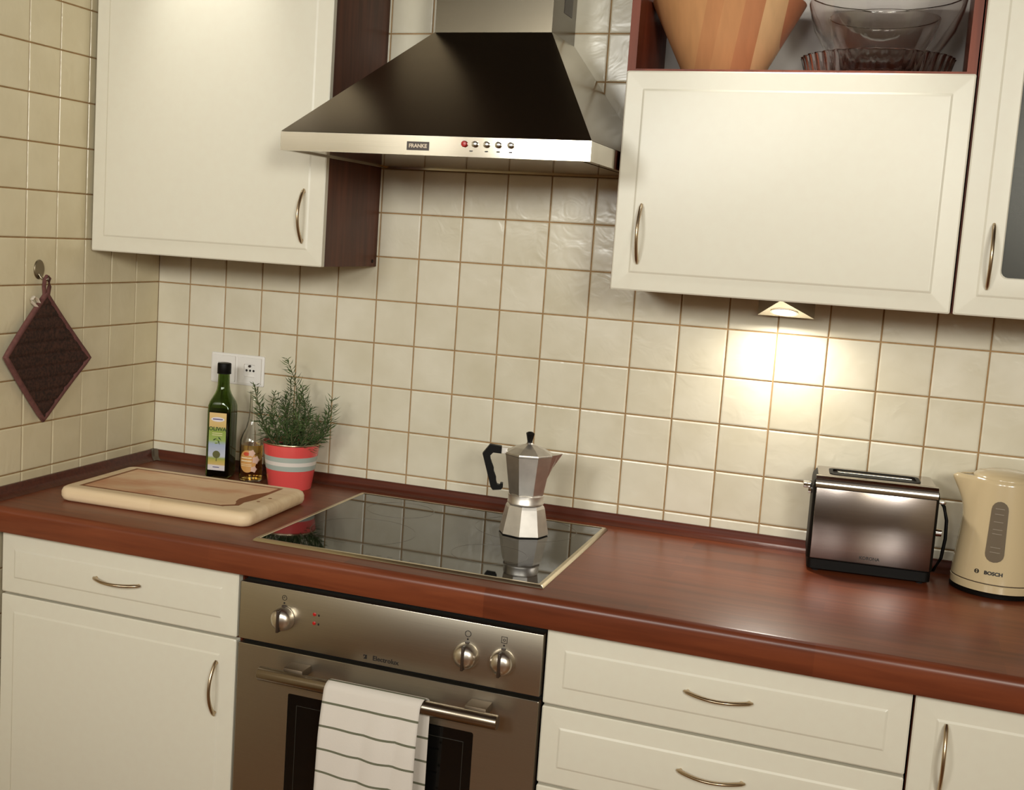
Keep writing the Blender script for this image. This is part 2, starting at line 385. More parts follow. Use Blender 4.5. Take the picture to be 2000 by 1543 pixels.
# ------------------------------------------------------------------ shared cabinet pieces
def door_mesh(x0, x1, z0, z1, yb, yf, ins=0.034):
    bm = new_bm()
    def L(i, y, r=.0015): return [Vector((x, y, z)) for x, z in rrect(x0 + i, x1 - i, z0 + i, z1 - i, r, 2)]
    loft(bm, [L(.001, yb), L(0, yb - .001), L(0, yf + .0058, .003), L(.0025, yf + .0040, .003), L(ins - .001, yf + .0020), L(ins + .0025, yf + .0002), L(ins + .004, yf)])
    return bm
bm = new_bm()
pts, rad = [], []
for k in range(21):
    t = -1 + k / 10.0
    pts.append((0, -.024 * (1 - t * t) - .0025, .055 * t)); rad.append(.0041 + .0008 * abs(t) ** 3 if k not in (0, 20) else .003)
tube(bm, pts, rad, 10, 0.75, up=(1, 0, 0))
for s_ in (-1, 1):
    tube(bm, [(0, .0005, .050 * s_), (0, -.006, .050 * s_)], .0032, 8)
bmesh.ops.recalc_face_normals(bm, faces=bm.faces)
HANDLE = bpy.data.meshes.new('handle'); bm.to_mesh(HANDLE); bm.free(); HANDLE.materials.append(M['nickel'])
HANDLE.polygons.foreach_set('use_smooth', [True] * len(HANDLE.polygons)); HANDLE.set_sharp_from_angle(angle=math.radians(50))
def handle(parent, x, y, z, horiz=False):
    h = inst('handle', HANDLE, parent, (x, y, z), (0, PI / 2 if horiz else 0, 0)); h['label'] = 'bowed satin nickel handle'; return h

# ------------------------------------------------------------------ base units, worktop
def base_body(t, x0, x1):
    boxo('side_panel', x0, x0 + .018, -.575, -.02, .1, .842, 'carcass_edge', t)
    boxo('side_panel', x1 - .018, x1, -.575, -.02, .1, .842, 'carcass_edge', t)
    boxo('bottom_panel', x0 + .018, x1 - .018, -.575, -.02, .1, .118, 'carcass_edge', t)
    boxo('back_panel', x0 + .018, x1 - .018, -.03, -.02, .118, .842, 'carcass_edge', t)
    boxo('plinth', x0, x1, -.54, -.52, 0, .1, 'carcass_edge', t)
FY = -.60
t = thing('base_cabinet', 'cream base cabinet with one drawer over a door, left of the oven', 'cabinet', (.31, -.3, 0))
base_body(t, .035, .598)
d = obj('drawer_front', door_mesh(.037, .597, .7105, .838, -.578, FY), 'cream', t, smooth=10); handle(d, .326, FY, .7785, True)
d = obj('door', door_mesh(.037, .597, .115, .7055, -.578, FY), 'cream', t, smooth=10); handle(d, .559, FY, .604)
t = thing('base_cabinet', 'cream base cabinet with stacked drawers, right of the oven', 'cabinet', (1.505, -.3, 0))
base_body(t, 1.208, 1.800)
for k, (z0, z1, hz) in enumerate(((.7035, .838, .775), (.5585, .6985, .637), (.339, .5535, .47), (.115, .334, .25))):
    d = obj('drawer_front', door_mesh(1.209, 1.8, z0, z1, -.578, FY), 'cream', t, smooth=10); handle(d, 1.506, FY, hz, True)
t = thing('base_cabinet', 'cream base cabinet with tall door at the right edge, below the kettle', 'cabinet', (2.05, -.3, 0))
base_body(t, 1.803, 2.35)
d = obj('door', door_mesh(1.8045, 2.348, .115, .838, -.578, FY), 'cream', t, smooth=10); handle(d, 1.852, FY, .745)

# worktop with rounded front edge
bm = new_bm(); prof = [(-.001, .846), (-.001, .9)]
pr = [(-.002, .846), (-.002, .9), (-.617, .9)] + [(-.617 - .014 * math.sin(a), .886 + .014 * math.cos(a)) for a in (PI / 8, PI / 4, 3 * PI / 8, PI / 2)] + [(-.631, .850), (-.6295, .847), (-.627, .846)]
loft(bm, [[Vector((x, y, z)) for y, z in pr] for x in (.0005, 2.4)])
tag(obj('countertop', bm, 'counter', smooth=30), 'glossy red-brown wooden worktop running along the whole tiled wall', 'worktop')
up = [(-.0022, .9003), (-.0022, .9225), (-.0075, .9225), (-.0105, .918), (-.012, .910), (-.017, .9045), (-.026, .9022), (-.031, .9003)]
bm = new_bm()
loft(bm, [[Vector((.034 if False else -y + 0.0, y, z)) if k == 0 else Vector((2.4, y, z)) for y, z in up] for k in (0, 1)])
tag(obj('upstand_strip', bm, 'upstand', smooth=35), 'red-brown moulded upstand strip along the back wall', 'trim strip')
bm = new_bm()
loft(bm, [[Vector((-y, y if k == 0 else -.625, z)) for y, z in up] for k in (0, 1)])
tag(obj('upstand_strip', bm, 'upstand', smooth=35), 'red-brown moulded upstand strip along the left side wall', 'trim strip')
bm = new_bm()
cap = [(a * 1.08 + .0004 * 0, b + .0006) for a, b in up]
loft(bm, [[Vector((-y * 1.06 + .012, y * 1.06, z + .0008)) for y, z in up], [Vector((-y * 1.06, y * 1.06, z + .0008)) for y, z in up], [Vector((-y * 1.06, y * 1.06 - .012, z + .0008)) for y, z in up]])
tag(obj('corner_cap', bm, 'corner_cap', smooth=35), 'grey-brown plastic corner cap where the two upstand strips meet', 'corner cap')

# ------------------------------------------------------------------ upper cabinets
t = thing('wall_cabinet', 'tall cream wall cabinet with dark brown side, left of the cooker hood', 'cabinet', (.3, -.14, 1.42))
boxo('side_panel', .018, .034, -.279, -.003, 1.42, 2.14, 'carcass', t); sp = boxo('side_panel', .571, .587, -.279, -.003, 1.42, 2.14, 'carcass', t)
bmx = new_bm(); tube(bmx, [(.587, -.026, 1.432), (.5882, -.026, 1.432)], .004, 12); obj('screw_cap', bmx, 'black', sp)
boxo('bottom_panel', .034, .571, -.279, -.003, 1.421, 1.437, 'carcass', t); boxo('top_panel', .034, .571, -.279, -.003, 2.124, 2.14, 'carcass', t)
boxo('back_panel', .034, .571, -.012, -.003, 1.437, 2.124, 'backboard', t)
d = obj('door', door_mesh(.016, .5905, 1.4195, 2.138, -.28, -.30), 'cream', t, smooth=10); handle(d, .546, -.30, 1.5225)
t = thing('wall_cabinet', 'cream wall cabinet with open shelf above its door, right of the hood', 'cabinet', (1.5, -.14, 1.42))
boxo('side_panel', 1.200, 1.216, -.285, -.003, 1.42, 2.14, 'carcass_edge', t); boxo('side_panel', 1.785, 1.8005, -.285, -.003, 1.42, 2.14, 'carcass_edge', t)
boxo('bottom_panel', 1.216, 1.785, -.279, -.003, 1.421, 1.437, 'carcass', t); boxo('top_panel', 1.216, 1.785, -.285, -.003, 2.124, 2.14, 'carcass', t)
boxo('shelf_board', 1.216, 1.785, -.285, -.013, 1.815, 1.831, 'carcass_edge', t)
boxo('back_panel', 1.216, 1.785, -.012, -.003, 1.437, 2.124, 'backboard', t)
d = obj('door', door_mesh(1.2025, 1.8005, 1.4195, 1.826, -.28, -.30), 'cream', t, smooth=10); handle(d, 1.2515, -.30, 1.526)
t = thing('wall_cabinet', 'cream wall cabinet with smoked glass door at the right edge', 'cabinet', (2.05, -.14, 1.42))
for x in (1.803, 2.334): boxo('side_panel', x, x + .016, -.279, -.003, 1.42, 2.14, 'carcass_edge', t)
boxo('bottom_panel', 1.819, 2.334, -.279, -.003, 1.421, 1.437, 'carcass', t); boxo('top_panel', 1.819, 2.334, -.279, -.003, 2.124, 2.14, 'carcass', t)
boxo('back_panel', 1.819, 2.334, -.012, -.003, 1.437, 2.124, 'backboard', t)
for z in (1.66, 1.89): boxo('shelf_board', 1.819, 2.334, -.255, -.013, z, z + .016, 'carcass', t)
bm = new_bm()
X0, X1, Z0, Z1 = 1.8055, 2.349, 1.4195, 2.138
def LL(i, y, r): return [Vector((x, y, z)) for x, z in rrect(X0 + i, X1 - i, Z0 + i, Z1 - i, r, 4)]
R = loft(bm, [LL(.068, -.28, .012), LL(0, -.28, .002), LL(0, -.2942, .003), LL(.0025, -.296, .003), LL(.033, -.298, .002), LL(.0365, -.2998, .002), LL(.038, -.30, .002), LL(.066, -.30, .012), LL(.068, -.298, .012)], False, False)
n_ = len(R[0])
for i in range(n_): bm.faces.new((R[-1][i], R[-1][(i + 1) % n_], R[0][(i + 1) % n_], R[0][i]))
d = obj('door_frame', bm, 'cream', t, smooth=10); handle(d, 1.854, -.30, 1.522)
boxo('glass_pane', X0 + .0682, X1 - .0682, -.292, -.288, Z0 + .0682, Z1 - .0682, 'frosted', t)

# ------------------------------------------------------------------ cooker hood
HX0, HX1, HYF, HZ0, HZ1, HZT = .5925, 1.1965, -.5, 1.643, 1.6785, 1.915
CX0, CX1, CYF = .768, 1.018, -.18
t = thing('cooker_hood', 'stainless steel chimney cooker hood above the hob', 'cooker hood', ((HX0 + HX1) / 2, -.25, HZ0))
bm = new_bm()
def q(x0, x1, y0, z): return [Vector(p) for p in ((x0, y0, z), (x1, y0, z), (x1, -.003, z), (x0, -.003, z))]
loft(bm, [q(HX0, HX1, HYF, HZ1), q(CX0 - .001, CX1 + .001, CYF - .001, HZT)])
cano = obj('canopy', bm, 'steel', t)
cano.data.materials.append(M['steel_side'])
for p in cano.data.polygons:
    if abs(p.normal.x) > .4: p.material_index = 1
bm = new_bm()
loft(bm, [q(HX0, HX1, HYF, HZ1 - .0006), q(HX0, HX1, HYF, HZ0)], True, False)
loft(bm, [q(HX0, HX1, HYF, HZ0), [Vector((a.x + (.012 if i in (0, 3) else -.012), a.y + (.012 if i < 2 else -.012), HZ0)) for i, a in enumerate(q(HX0, HX1, HYF, HZ0))], [Vector((a.x + (.014 if i in (0, 3) else -.014), a.y + (.014 if i < 2 else -.014), HZ0 + .012)) for i, a in enumerate(q(HX0, HX1, HYF, HZ0))]], False, False)
band = obj('front_band', bm, 'steel_side', t)
boxo('grease_filter', HX0 + .03, HX1 - .03, HYF + .03, -.03, HZ0 + .003, HZ0 + .012, 'steel_side', t)
boxo('filter_rim', HX0 + .0145, HX1 - .0145, HYF + .0145, -.018, HZ0 + .012, HZ0 + .016, 'steel_dark', t)
bm = new_bm(); add_box(bm, CX0, CX1, CYF, -.003, HZT - .004, 2.549)
obj('chimney', bm, 'steel_chim', t)
for k in range(1): boxo('vent_slot', CX1 - .0005, CX1 + .0008, -.098, -.037, 1.968, 2.03, 'badge', t)
bg = boxo('badge', .853, .8965, HYF - .0012, HYF + .0005, 1.6515, 1.6670, 'badge', t)
text('lettering', 'FRANKE', .0095, 'silverprint', bg, (.8748, HYF - .0014, 1.6592), bold=.0003, sx=1.02)
for i, x in enumerate((.9645, .9845, 1.0065, 1.0285, 1.0515)):
    bm = new_bm(); n0 = new_bm
    loft(bm, [[Vector((x + r * math.cos(a), y, 1.6655 - .0025 * 0 + r * math.sin(a))) for a in [2 * PI * k / 16 for k in range(16)]] for r, y in ((.0056, HYF + .001), (.0056, HYF - .004), (.0046, HYF - .0062), (.001, HYF - .0068))])
    obj('indicator_light' if i == 0 else 'push_button', bm, 'red' if i == 0 else 'chrome', t, smooth=40)
    if i: boxo('button_symbol', x - .003 + (-.007 if i == 1 else 0), x + .003 + (-.007 if i == 1 else 0), HYF - .0004, HYF + .0002, 1.6525, 1.6545, 'print', t)

# ------------------------------------------------------------------ oven
t = thing('built_in_oven', 'stainless steel built-in oven with three knobs, under the hob', 'oven', (.903, -.3, .1))
boxo('housing', .606, 1.203, -.575, -.03, .118, .832, 'gap', t)
pn = boxo('control_panel', .6045, 1.2035, -.600, -.575, .7135, .8255, 'steel_dark', t, .0015)
DZ0, DZ1 = .2, .7045
bm = new_bm()
WX0, WX1, WZ0, WZ1 = .716, 1.088, .30, .624
def OL(x0, x1, z0, z1, y, r): return [Vector((x, y, z)) for x, z in rrect(x0, x1, z0, z1, r, 3)]
R = loft(bm, [OL(WX0, WX1, WZ0, WZ1, -.58, .004), OL(.6045, 1.2035, DZ0, DZ1, -.58, .002), OL(.6045, 1.2035, DZ0, DZ1, -.599, .002), OL(.6055, 1.2025, DZ0 + .001, DZ1 - .001, -.6, .002), OL(WX0, WX1, WZ0, WZ1, -.6, .004)], False, False)
n_ = len(R[0])
for i in range(n_): bm.faces.new((R[-1][i], R[-1][(i + 1) % n_], R[0][(i + 1) % n_], R[0][i]))
dr = obj('oven_door', bm, 'steel_dark', t, smooth=30)
boxo('door_glass', WX0 + .0003, WX1 - .0003, -.5985, -.582, WZ0 + .0003, WZ1 - .0003, 'ovenglass', dr)
for (x0, x1, z0, z1) in ((WX0 + .018, WX1 - .018, WZ1 - .022, WZ1 - .0212), (WX0 + .018, WX0 + .0188, WZ0 + .02, WZ1 - .022), (WX1 - .0188, WX1 - .018, WZ0 + .02, WZ1 - .022)):
    boxo('glass_border', x0, x1, -.5989, -.5984, z0, z1, 'ring', dr)
bm = new_bm(); tube(bm, [(.676, -.645, .671), (.6775, -.645, .671), (1.1435, -.645, .671), (1.145, -.645, .671)], [.0118, .013, .013, .0118], 20)
hd = obj('handle_bar', bm, 'steel', dr, smooth=50)
for x in (.742, 1.100): boxo('handle_bracket', x - .02, x + .02, -.6375, -.599, .672, .6875, 'bracket', dr, .002)
text('brand_lettering', 'Electrolux', .0125, 'print', pn, (.911, -.6003, .7245), bold=.0002)
bm = new_bm(); add_box(bm, .8665, .8735, -.6004, -.5998, .7205, .7285); e_ = obj('brand_emblem', bm, 'print', pn)
bm = new_bm(); poly_prism(bm, [(.8668, .7245), (.870, .7282), (.8698, .7245), (.8668, .7208)], lambda p: (p[0], -.6008, p[1]), lambda p: (p[0], -.6003, p[1])); obj('emblem_wedge', bm, 'steel_dark', pn)
def ring_mesh(bm, cx, cz, r0, r1, y, n=24):
    loft(bm, [[Vector((cx + r * math.cos(2 * PI * k / n), yy, cz + r * math.sin(2 * PI * k / n))) for k in range(n)] for r, yy in ((r0, -.5998), (r0, y), (r1, y), (r1, -.5998))], False, False)
for i, (kx, kz) in enumerate(((.699, .768), (1.066, .764), (1.1335, .7645))):
    bm = new_bm()
    for z_, (r, y) in enumerate(((0, 0),)): pass
    loft(bm, [[Vector((kx + r * math.cos(2 * PI * k / 28), y, kz + r * math.sin(2 * PI * k / 28))) for k in range(28)] for r, y in ((.0225, -.5995), (.0235, -.601), (.0232, -.603), (.0218, -.612), (.0185, -.6185), (.011, -.6225), (.001, -.624))])
    kn = obj('knob', bm, 'satin', pn, smooth=45)
    bm = new_bm(); add_box(bm, kx - .0024, kx + .0024, -.6272, -.606, kz - .0215, kz + .0215, .0012); obj('grip_bar', bm, 'badge', kn, smooth=40)
    bm = new_bm(); add_box(bm, kx - .004, kx + .004, -.604, -.5998, kz + .0215, kz + .0255, .001); obj('pointer', bm, 'badge', kn)
    bm = new_bm(); ring_mesh(bm, kx, kz + .0295, 0.0002, .0018, -.6004, 10); obj('dial_mark', bm, 'print', pn)
    bm = new_bm()
    if i == 0:
        ring_mesh(bm, kx, kz + .0395, .0042, .0052, -.6003); add_box(bm, kx - .0004, kx + .0004, -.6003, -.5998, kz + .0395, kz + .043); add_box(bm, kx - .003, kx, -.6003, -.5998, kz + .0391, kz + .0399)
    elif i == 1: ring_mesh(bm, kx, kz + .0395, .0048, .006, -.6003)
    else:
        for (x0, x1, z0, z1) in ((-.0055, .0055, .0445, .0455), (-.0055, .0055, .0335, .0345), (-.0055, -.0045, .0335, .0455), (.0045, .0055, .0335, .0455)): add_box(bm, kx + x0, kx + x1, -.6003, -.5998, kz + z0, kz + z1)
        ring_mesh(bm, kx, kz + .0395, .0015, .0026, -.6003, 12)
    obj('dial_symbol', bm, 'print', pn)
for z in (.7865, .7695):
    bm = new_bm(); loft(bm, [[Vector((.763 + r * math.cos(2 * PI * k / 14), y, z + r * math.sin(2 * PI * k / 14))) for k in range(14)] for r, y in ((.0034, -.5995), (.0034, -.6012), (.002, -.6018))])
    obj('indicator_light', bm, 'red', pn, smooth=40)
    boxo('indicator_mark', .7705, .7735, -.6003, -.5999, z - .003, z + .001, 'print', pn)

# ------------------------------------------------------------------ hob
HB = (.612, 1.190, -.578, -.072)
t = thing('ceramic_hob', 'black ceramic hob with metal rim set into the worktop', 'hob', (.901, -.325, .9))
bm = new_bm()
def hq(i, z): return [Vector((x, y, z)) for x, y in rrect(HB[0] + i, HB[1] - i, HB[2] + i, HB[3] - i, .003, 3)]
R = loft(bm, [hq(.012, .9004), hq(0, .9004), hq(.0012, .9026), hq(.0045, .9055), hq(.0105, .9055), hq(.0115, .9040)], False, False)
obj('rim', bm, 'hobframe', t, smooth=30)
gl = boxo('glass_plate', HB[0] + .0112, HB[1] - .0112, HB[2] + .0112, HB[3] - .0112, .9004, .9045, 'hob', t)
for cx, cy, r in ((.765, -.40, .105), (.757, -.185, .072), (1.04, -.185, .105), (1.04, -.425, .072)):
    bm = new_bm(); n = 64
    loft(bm, [[Vector((cx + rr * math.cos(2 * PI * k / n), cy + rr * math.sin(2 * PI * k / n), z)) for k in range(n)] for rr, z in ((r, .9044), (r, .9047), (r + .0014, .9047), (r + .0014, .9044))], False, False)
    obj('cooking_zone', bm, 'ring', gl)
for k in range(6):
    boxo('touch_mark', .84 + k * .022, .849 + k * .022, -.555, -.552, .9044, .9047, 'ring', gl)

# ------------------------------------------------------------------ moka pot
MX, MY, MZ = 1.046, -.222, .9048
t = thing('moka_pot', 'octagonal aluminium moka pot with black handle on the hob', 'coffee maker', (MX, MY, MZ))
def octo(R_, z, az): return [Vector((R_ * math.sin(az + k * PI / 4), -R_ * math.cos(az + k * PI / 4), z)) for k in range(8)]
lo = math.radians(7); hi = math.radians(16 + 22.5)
bm = new_bm(); loft(bm, [octo(.049, 0, lo), octo(.0515, .002, lo), octo(.0408, .055, lo), octo(.0385, .060, lo), octo(.034, .0635, lo)])
obj('boiler', bm, 'alu', t, False)
bm = new_bm(); lathe(bm, [(.034, .0625), (.0375, .064), (.0375, .0665), (.0365, .068), (.0365, .081), (.034, .083)], 32); obj('collar', bm, 'alu', t, False, 40)
bm = new_bm(); loft(bm, [octo(.035, .081, hi), octo(.0375, .0845, hi), octo(.0505, .163, hi), octo(.0515, .1645, hi), octo(.0515, .166, hi)])
obj('upper_chamber', bm, 'alu', t, False)
bm = new_bm(); loft(bm, [octo(.0505, .1663, hi), octo(.050, .168, hi), octo(.030, .178, hi), octo(.008, .1855, hi), octo(.006, .188, hi)])
ld = obj('lid', bm, 'alu', t, False)
bm = new_bm(); lathe(bm, [(.0058, .187), (.0052, .190), (.0088, .206), (.0088, .208), (.0045, .2105)], 6); obj('knob', bm, 'black', ld, False)
az = math.radians(-72); ux, uy = math.sin(az), -math.cos(az)
def hp(th): return lambda p: (p[0] * ux - th * uy, p[0] * uy + th * ux, p[1])
hpoly = [(.056, .177), (.080, .180), (.0945, .160), (.0735, .092), (.069, .086), (.052, .088), (.0485, .093), (.0485, .101), (.0535, .1015), (.055, .097), (.0605, .098), (.063, .105), (.0635, .112), (.069, .125), (.0695, .131), (.0775, .150), (.0785, .157), (.073, .1635), (.056, .1625)]
bm = new_bm(); poly_prism(bm, hpoly, hp(-.0075), hp(.0075)); obj('handle', bm, 'black', t, False)
bm = new_bm(); poly_prism(bm, [(.044, .1745), (.058, .1755), (.058, .164), (.046, .162)], hp(-.005), hp(.005)); obj('hinge_bracket', bm, 'alu', t, False)
az = math.radians(108); sx_, sy_ = math.sin(az), -math.cos(az)
def sp3(r, s, z): return Vector((r * sx_ - s * sy_, r * sy_ + s * sx_, z))
bm = new_bm(); loft(bm, [[sp3(.044, -.017, .166), sp3(.044, .017, .166), sp3(.040, 0, .115)], [sp3(.058, -.010, .168), sp3(.058, .010, .168), sp3(.051, 0, .140)], [sp3(.068, -.004, .1695), sp3(.068, .004, .1695), sp3(.066, 0, .165)]])
obj('spout', bm, 'alu', t, False)

# ------------------------------------------------------------------ cutting board
t = thing('cutting_board', 'thick beech cutting board with juice groove on the worktop', 'cutting board', (.3345, -.377, .9003), math.radians(1.9))
bm = new_bm(); W_, D_, T_ = .2245, .1395, .031
def br_(i, z, r): return [Vector((x, y, z)) for x, y in rrect(-W_ + i, W_ - i, -D_ + i, D_ - i, r, 5)]
loops = [br_(.010, 0, .018), br_(.003, .004, .022), br_(0, .011, .024), br_(0, .020, .024), br_(.003, .027, .022), br_(.009, .0305, .018), br_(.014, .031, .016)]
loft(bm, loops); bd = obj('slab', bm, 'board', t, False, 40)
# juice groove outline with the pouring hollow at the right end
out = [(-.192, -.108), (.150, -.108), (.152, -.104), (.174, -.085), (.172, -.068), (.170, -.055), (.178, -.02), (.178, .05), (.178, .065), (.178, .112), (-.192, .112)]
inn = [(-.1835, -.0995), (.140, -.0995), (.143, -.096), (.162, -.08), (.159, -.068), (.151, -.055), (.145, -.03), (.151, .02), (.168, .06), (.1695, .1035), (-.1835, .1035)]
bm = new_bm(); loft(bm, [[Vector((x, y, z)) for x, y in L] for L, z in ((out, .0312), (inn, .0312))], False, False); gr = obj('juice_groove', bm, 'groove', bd, False)
bm = new_bm(); loft(bm, [[Vector((x, y, z)) for x, y in inn] for z in (.0308, .0314)]); obj('cutting_face', bm, 'boardtop', bd, False)
for x, y in ((.190, -.03), (.197, .01)):
    bm = new_bm(); lathe(bm, [(.004, .0309), (.004, .03125)], 10, cx=x, cy=y); obj('stain', bm, 'groove', bd, False)

# ------------------------------------------------------------------ bottles
def sq(h, z, r, n=6): return [Vector((x, y, z)) for x, y in rrect(-h, h, -h, h, min(r, h * .999), n)]
t = thing('oil_bottle', 'tall green glass olive oil bottle with black cap in the corner', 'bottle', (.252, -.094, .9003), math.radians(11))
bm = new_bm()
outp = [(.0268, 0, .008), (.029, .003, .008), (.029, .155, .008), (.029, .170, .011), (.0278, .180, .018), (.0245, .190, .0244), (.0195, .199, .0194), (.0160, .208, .0159), (.0145, .219, .0144), (.0136, .245, .0135), (.0136, .250, .0135)]
loft(bm, [sq(h, z, r) for h, z, r in outp] + [sq(h - .0025, max(z, .004), max(r - .0025, .003)) for h, z, r in outp[::-1]])
obj('glass_body', bm, 'greenglass', t, False, 50)
bm = new_bm(); loft(bm, [sq(h - .0029, z, max(r - .0029, .003)) for h, z, r in ((.0288, .0045, .008), (.0288, .158, .008))]); obj('oil', bm, 'oil', t, False, 50)
bm = new_bm(); lathe(bm, [(.0155, .246), (.0163, .247), (.0163, .268), (.0152, .2705), (.001, .271)], 28); cp = obj('cap', bm, 'black', t, False, 40)
bm = new_bm(); lathe(bm, [(.0166, .2455), (.0166, .2475)], 28); obj('cap_ring', bm, 'black', cp, False)
bm = new_bm(); add_box(bm, -.0215, .0205, -.0293, -.0289, .018, .155); lb = obj('label', bm, 'olive_label', t, False)
lb['label'] = 'paper label with green and orange print'
YL = -.0295
def lab_poly(name, pts, m, y=YL):
    b_ = new_bm(); poly_prism(b_, pts, lambda p: (p[0], y + .0002, p[1]), lambda p: (p[0], y - .0001, p[1])); return obj(name, b_, m, lb, False)
def ell(cx, cz, a, b, n=20): return [(cx + a * math.cos(2 * PI * k / n), cz + b * math.sin(2 * PI * k / n)) for k in range(n)]
lab_poly('label_plaque', ell(-.0005, .1395, .0165, .0055), 'lab_white')
lab_poly('plaque_bar', [(-.0125, .1385), (.0115, .1385), (.0115, .1412), (-.0125, .1412)], 'lab_purple', YL - .0002)
text('lettering', 'OLIWA', .0125, 'lab_green', lb, (-.0005, YL - .0001, .1165), bold=.0003, sx=1.05, world=False)
for k, (x, z, a) in enumerate(((-.006, .092, .6), (.001, .09, -.4), (.006, .094, -.8), (-.001, .083, .1), (.004, .085, -1.2))):
    lab_poly('leaf_print', [(x + math.cos(a) * u - math.sin(a) * v_, z + math.sin(a) * u + math.cos(a) * v_) for u, v_ in ((-.006, 0), (-.002, .0018), (.006, 0), (-.002, -.0018))], 'lab_leaf' if k % 2 else 'lab_green', YL - .0001)
lab_poly('tree_print', ell(-.001, .056, .0095, .009, 14), 'lab_tree'); lab_poly('trunk_print', [(-.002, .04), (.0005, .04), (0, .05), (-.0015, .05)], 'lab_tree')
lab_poly('small_print', [(-.009, .0245), (.007, .0245), (.007, .0265), (-.009, .0265)], 'lab_purple')
for z in (.106, .1015): lab_poly('text_rule', [(-.013, z), (.012, z), (.012, z + .0012), (-.013, z + .0012)], 'lab_cream')

t = thing('vinegar_bottle', 'clear glass bottle of amber vinegar between oil bottle and rosemary', 'bottle', (.334, -.093, .9003), math.radians(14))
bm = new_bm()
vp = [(.025, 0), (.0278, .003), (.0283, .012), (.0283, .086), (.0275, .097), (.0230, .110), (.0160, .125), (.0115, .142), (.0098, .160), (.0094, .205), (.0108, .207), (.0108, .212)]
lathe(bm, vp + [(r - .002, max(z, .004)) for r, z in vp[::-1]], 36); obj('glass_body', bm, 'clearglass', t, False, 60)
bm = new_bm(); lathe(bm, [(.0255, .0045), (.0258, .012), (.0258, .086)], 36); obj('vinegar', bm, 'vinegar', t, False, 60)
def wrapcyl(pts, r, a0): return [Vector((r * math.sin(a0 + x / r), -r * math.cos(a0 + x / r), z)) for x, z in pts]
def curved_patch(name, pts, r, m, parent, th=.0003):
    """fan of a 2D outline bent round the bottle"""
    b_ = new_bm(); cx = sum(p[0] for p in pts) / len(pts); cz = sum(p[1] for p in pts) / len(pts)
    rings = [[(cx + (x - cx) * s, cz + (z - cz) * s) for x, z in pts] for s in (.02, .35, .7, 1.0)]
    loft(b_, [wrapcyl(L, r + th, 0) for L in rings] + [wrapcyl(pts, r, 0)], True, False)
    return obj(name, b_, m, parent, False, 60)
lb = curved_patch('label', ell(-.002, .049, .0215, .0265, 28), .0284, 'lab_gold', t)
lb['label'] = 'rounded gold label with pale flowers'
curved_patch('logo_print', ell(-.005, .0665, .0075, .0045), .0288, 'lab_red', lb)
for x, z, a in ((.008, .069, .0075), (.0185, .053, .0085), (.014, .031, .007)):
    curved_patch('flower_print', [(x + a * (1 + .15 * math.cos(5 * w_)) * math.cos(w_), z + a * (1 + .15 * math.cos(5 * w_)) * math.sin(w_)) for w_ in [2 * PI * k / 25 for k in range(25)]], .0288, 'lab_pink', lb)
for z, h in ((.0555, .0028), (.0485, .0028), (.041, .0012), (.0375, .0012)):
    curved_patch('text_print', [(-.019, z), (-.006, z), (.0085, z), (.0085, z + h), (-.006, z + h), (-.019, z + h)], .0288, 'lab_cream', lb)

# ------------------------------------------------------------------ potted rosemary
PX, PY = .443, -.103
t = thing('potted_rosemary', 'rosemary plant in a coral red bucket pot with grey stripes', 'plant', (PX, PY, .9003))
bm = new_bm()
lathe(bm, [(.046, 0), (.0495, .0), (.050, .002), (.0655, .104), (.0668, .1045), (.0668, .107), (.0655, .1075), (.0645, .106), (.0485, .004)], 48)
pot = obj('pot', bm, 'coral', t, False, 40)
def rz(z): return .0497 + (z - 0.0) * .0158 / .104 + .0005
for z0, z1, m in ((.046, .0575, 'band_grey'), (.0575, .0665, 'band_white'), (.0665, .078, 'band_grey')):
    bm = new_bm(); lathe(bm, [(rz(z0) - .001, z0), (rz(z0), z0), (rz(z1), z1), (rz(z1) - .001, z1)], 48, False, False); obj('stripe', bm, m, pot, False, 40)
bm = new_bm(); lathe(bm, [(.0668, .1046), (.0676, .1058), (.067, .1078), (.0655, .1079)], 48, False, False); obj('rim', bm, 'nickel', pot, False, 60)
bm = new_bm(); lathe(bm, [(.060, .088), (.0615, .093), (.03, .097), (.001, .098)], 32); obj('soil', bm, 'soil', t, False, 60)
rnd = random.Random(3)
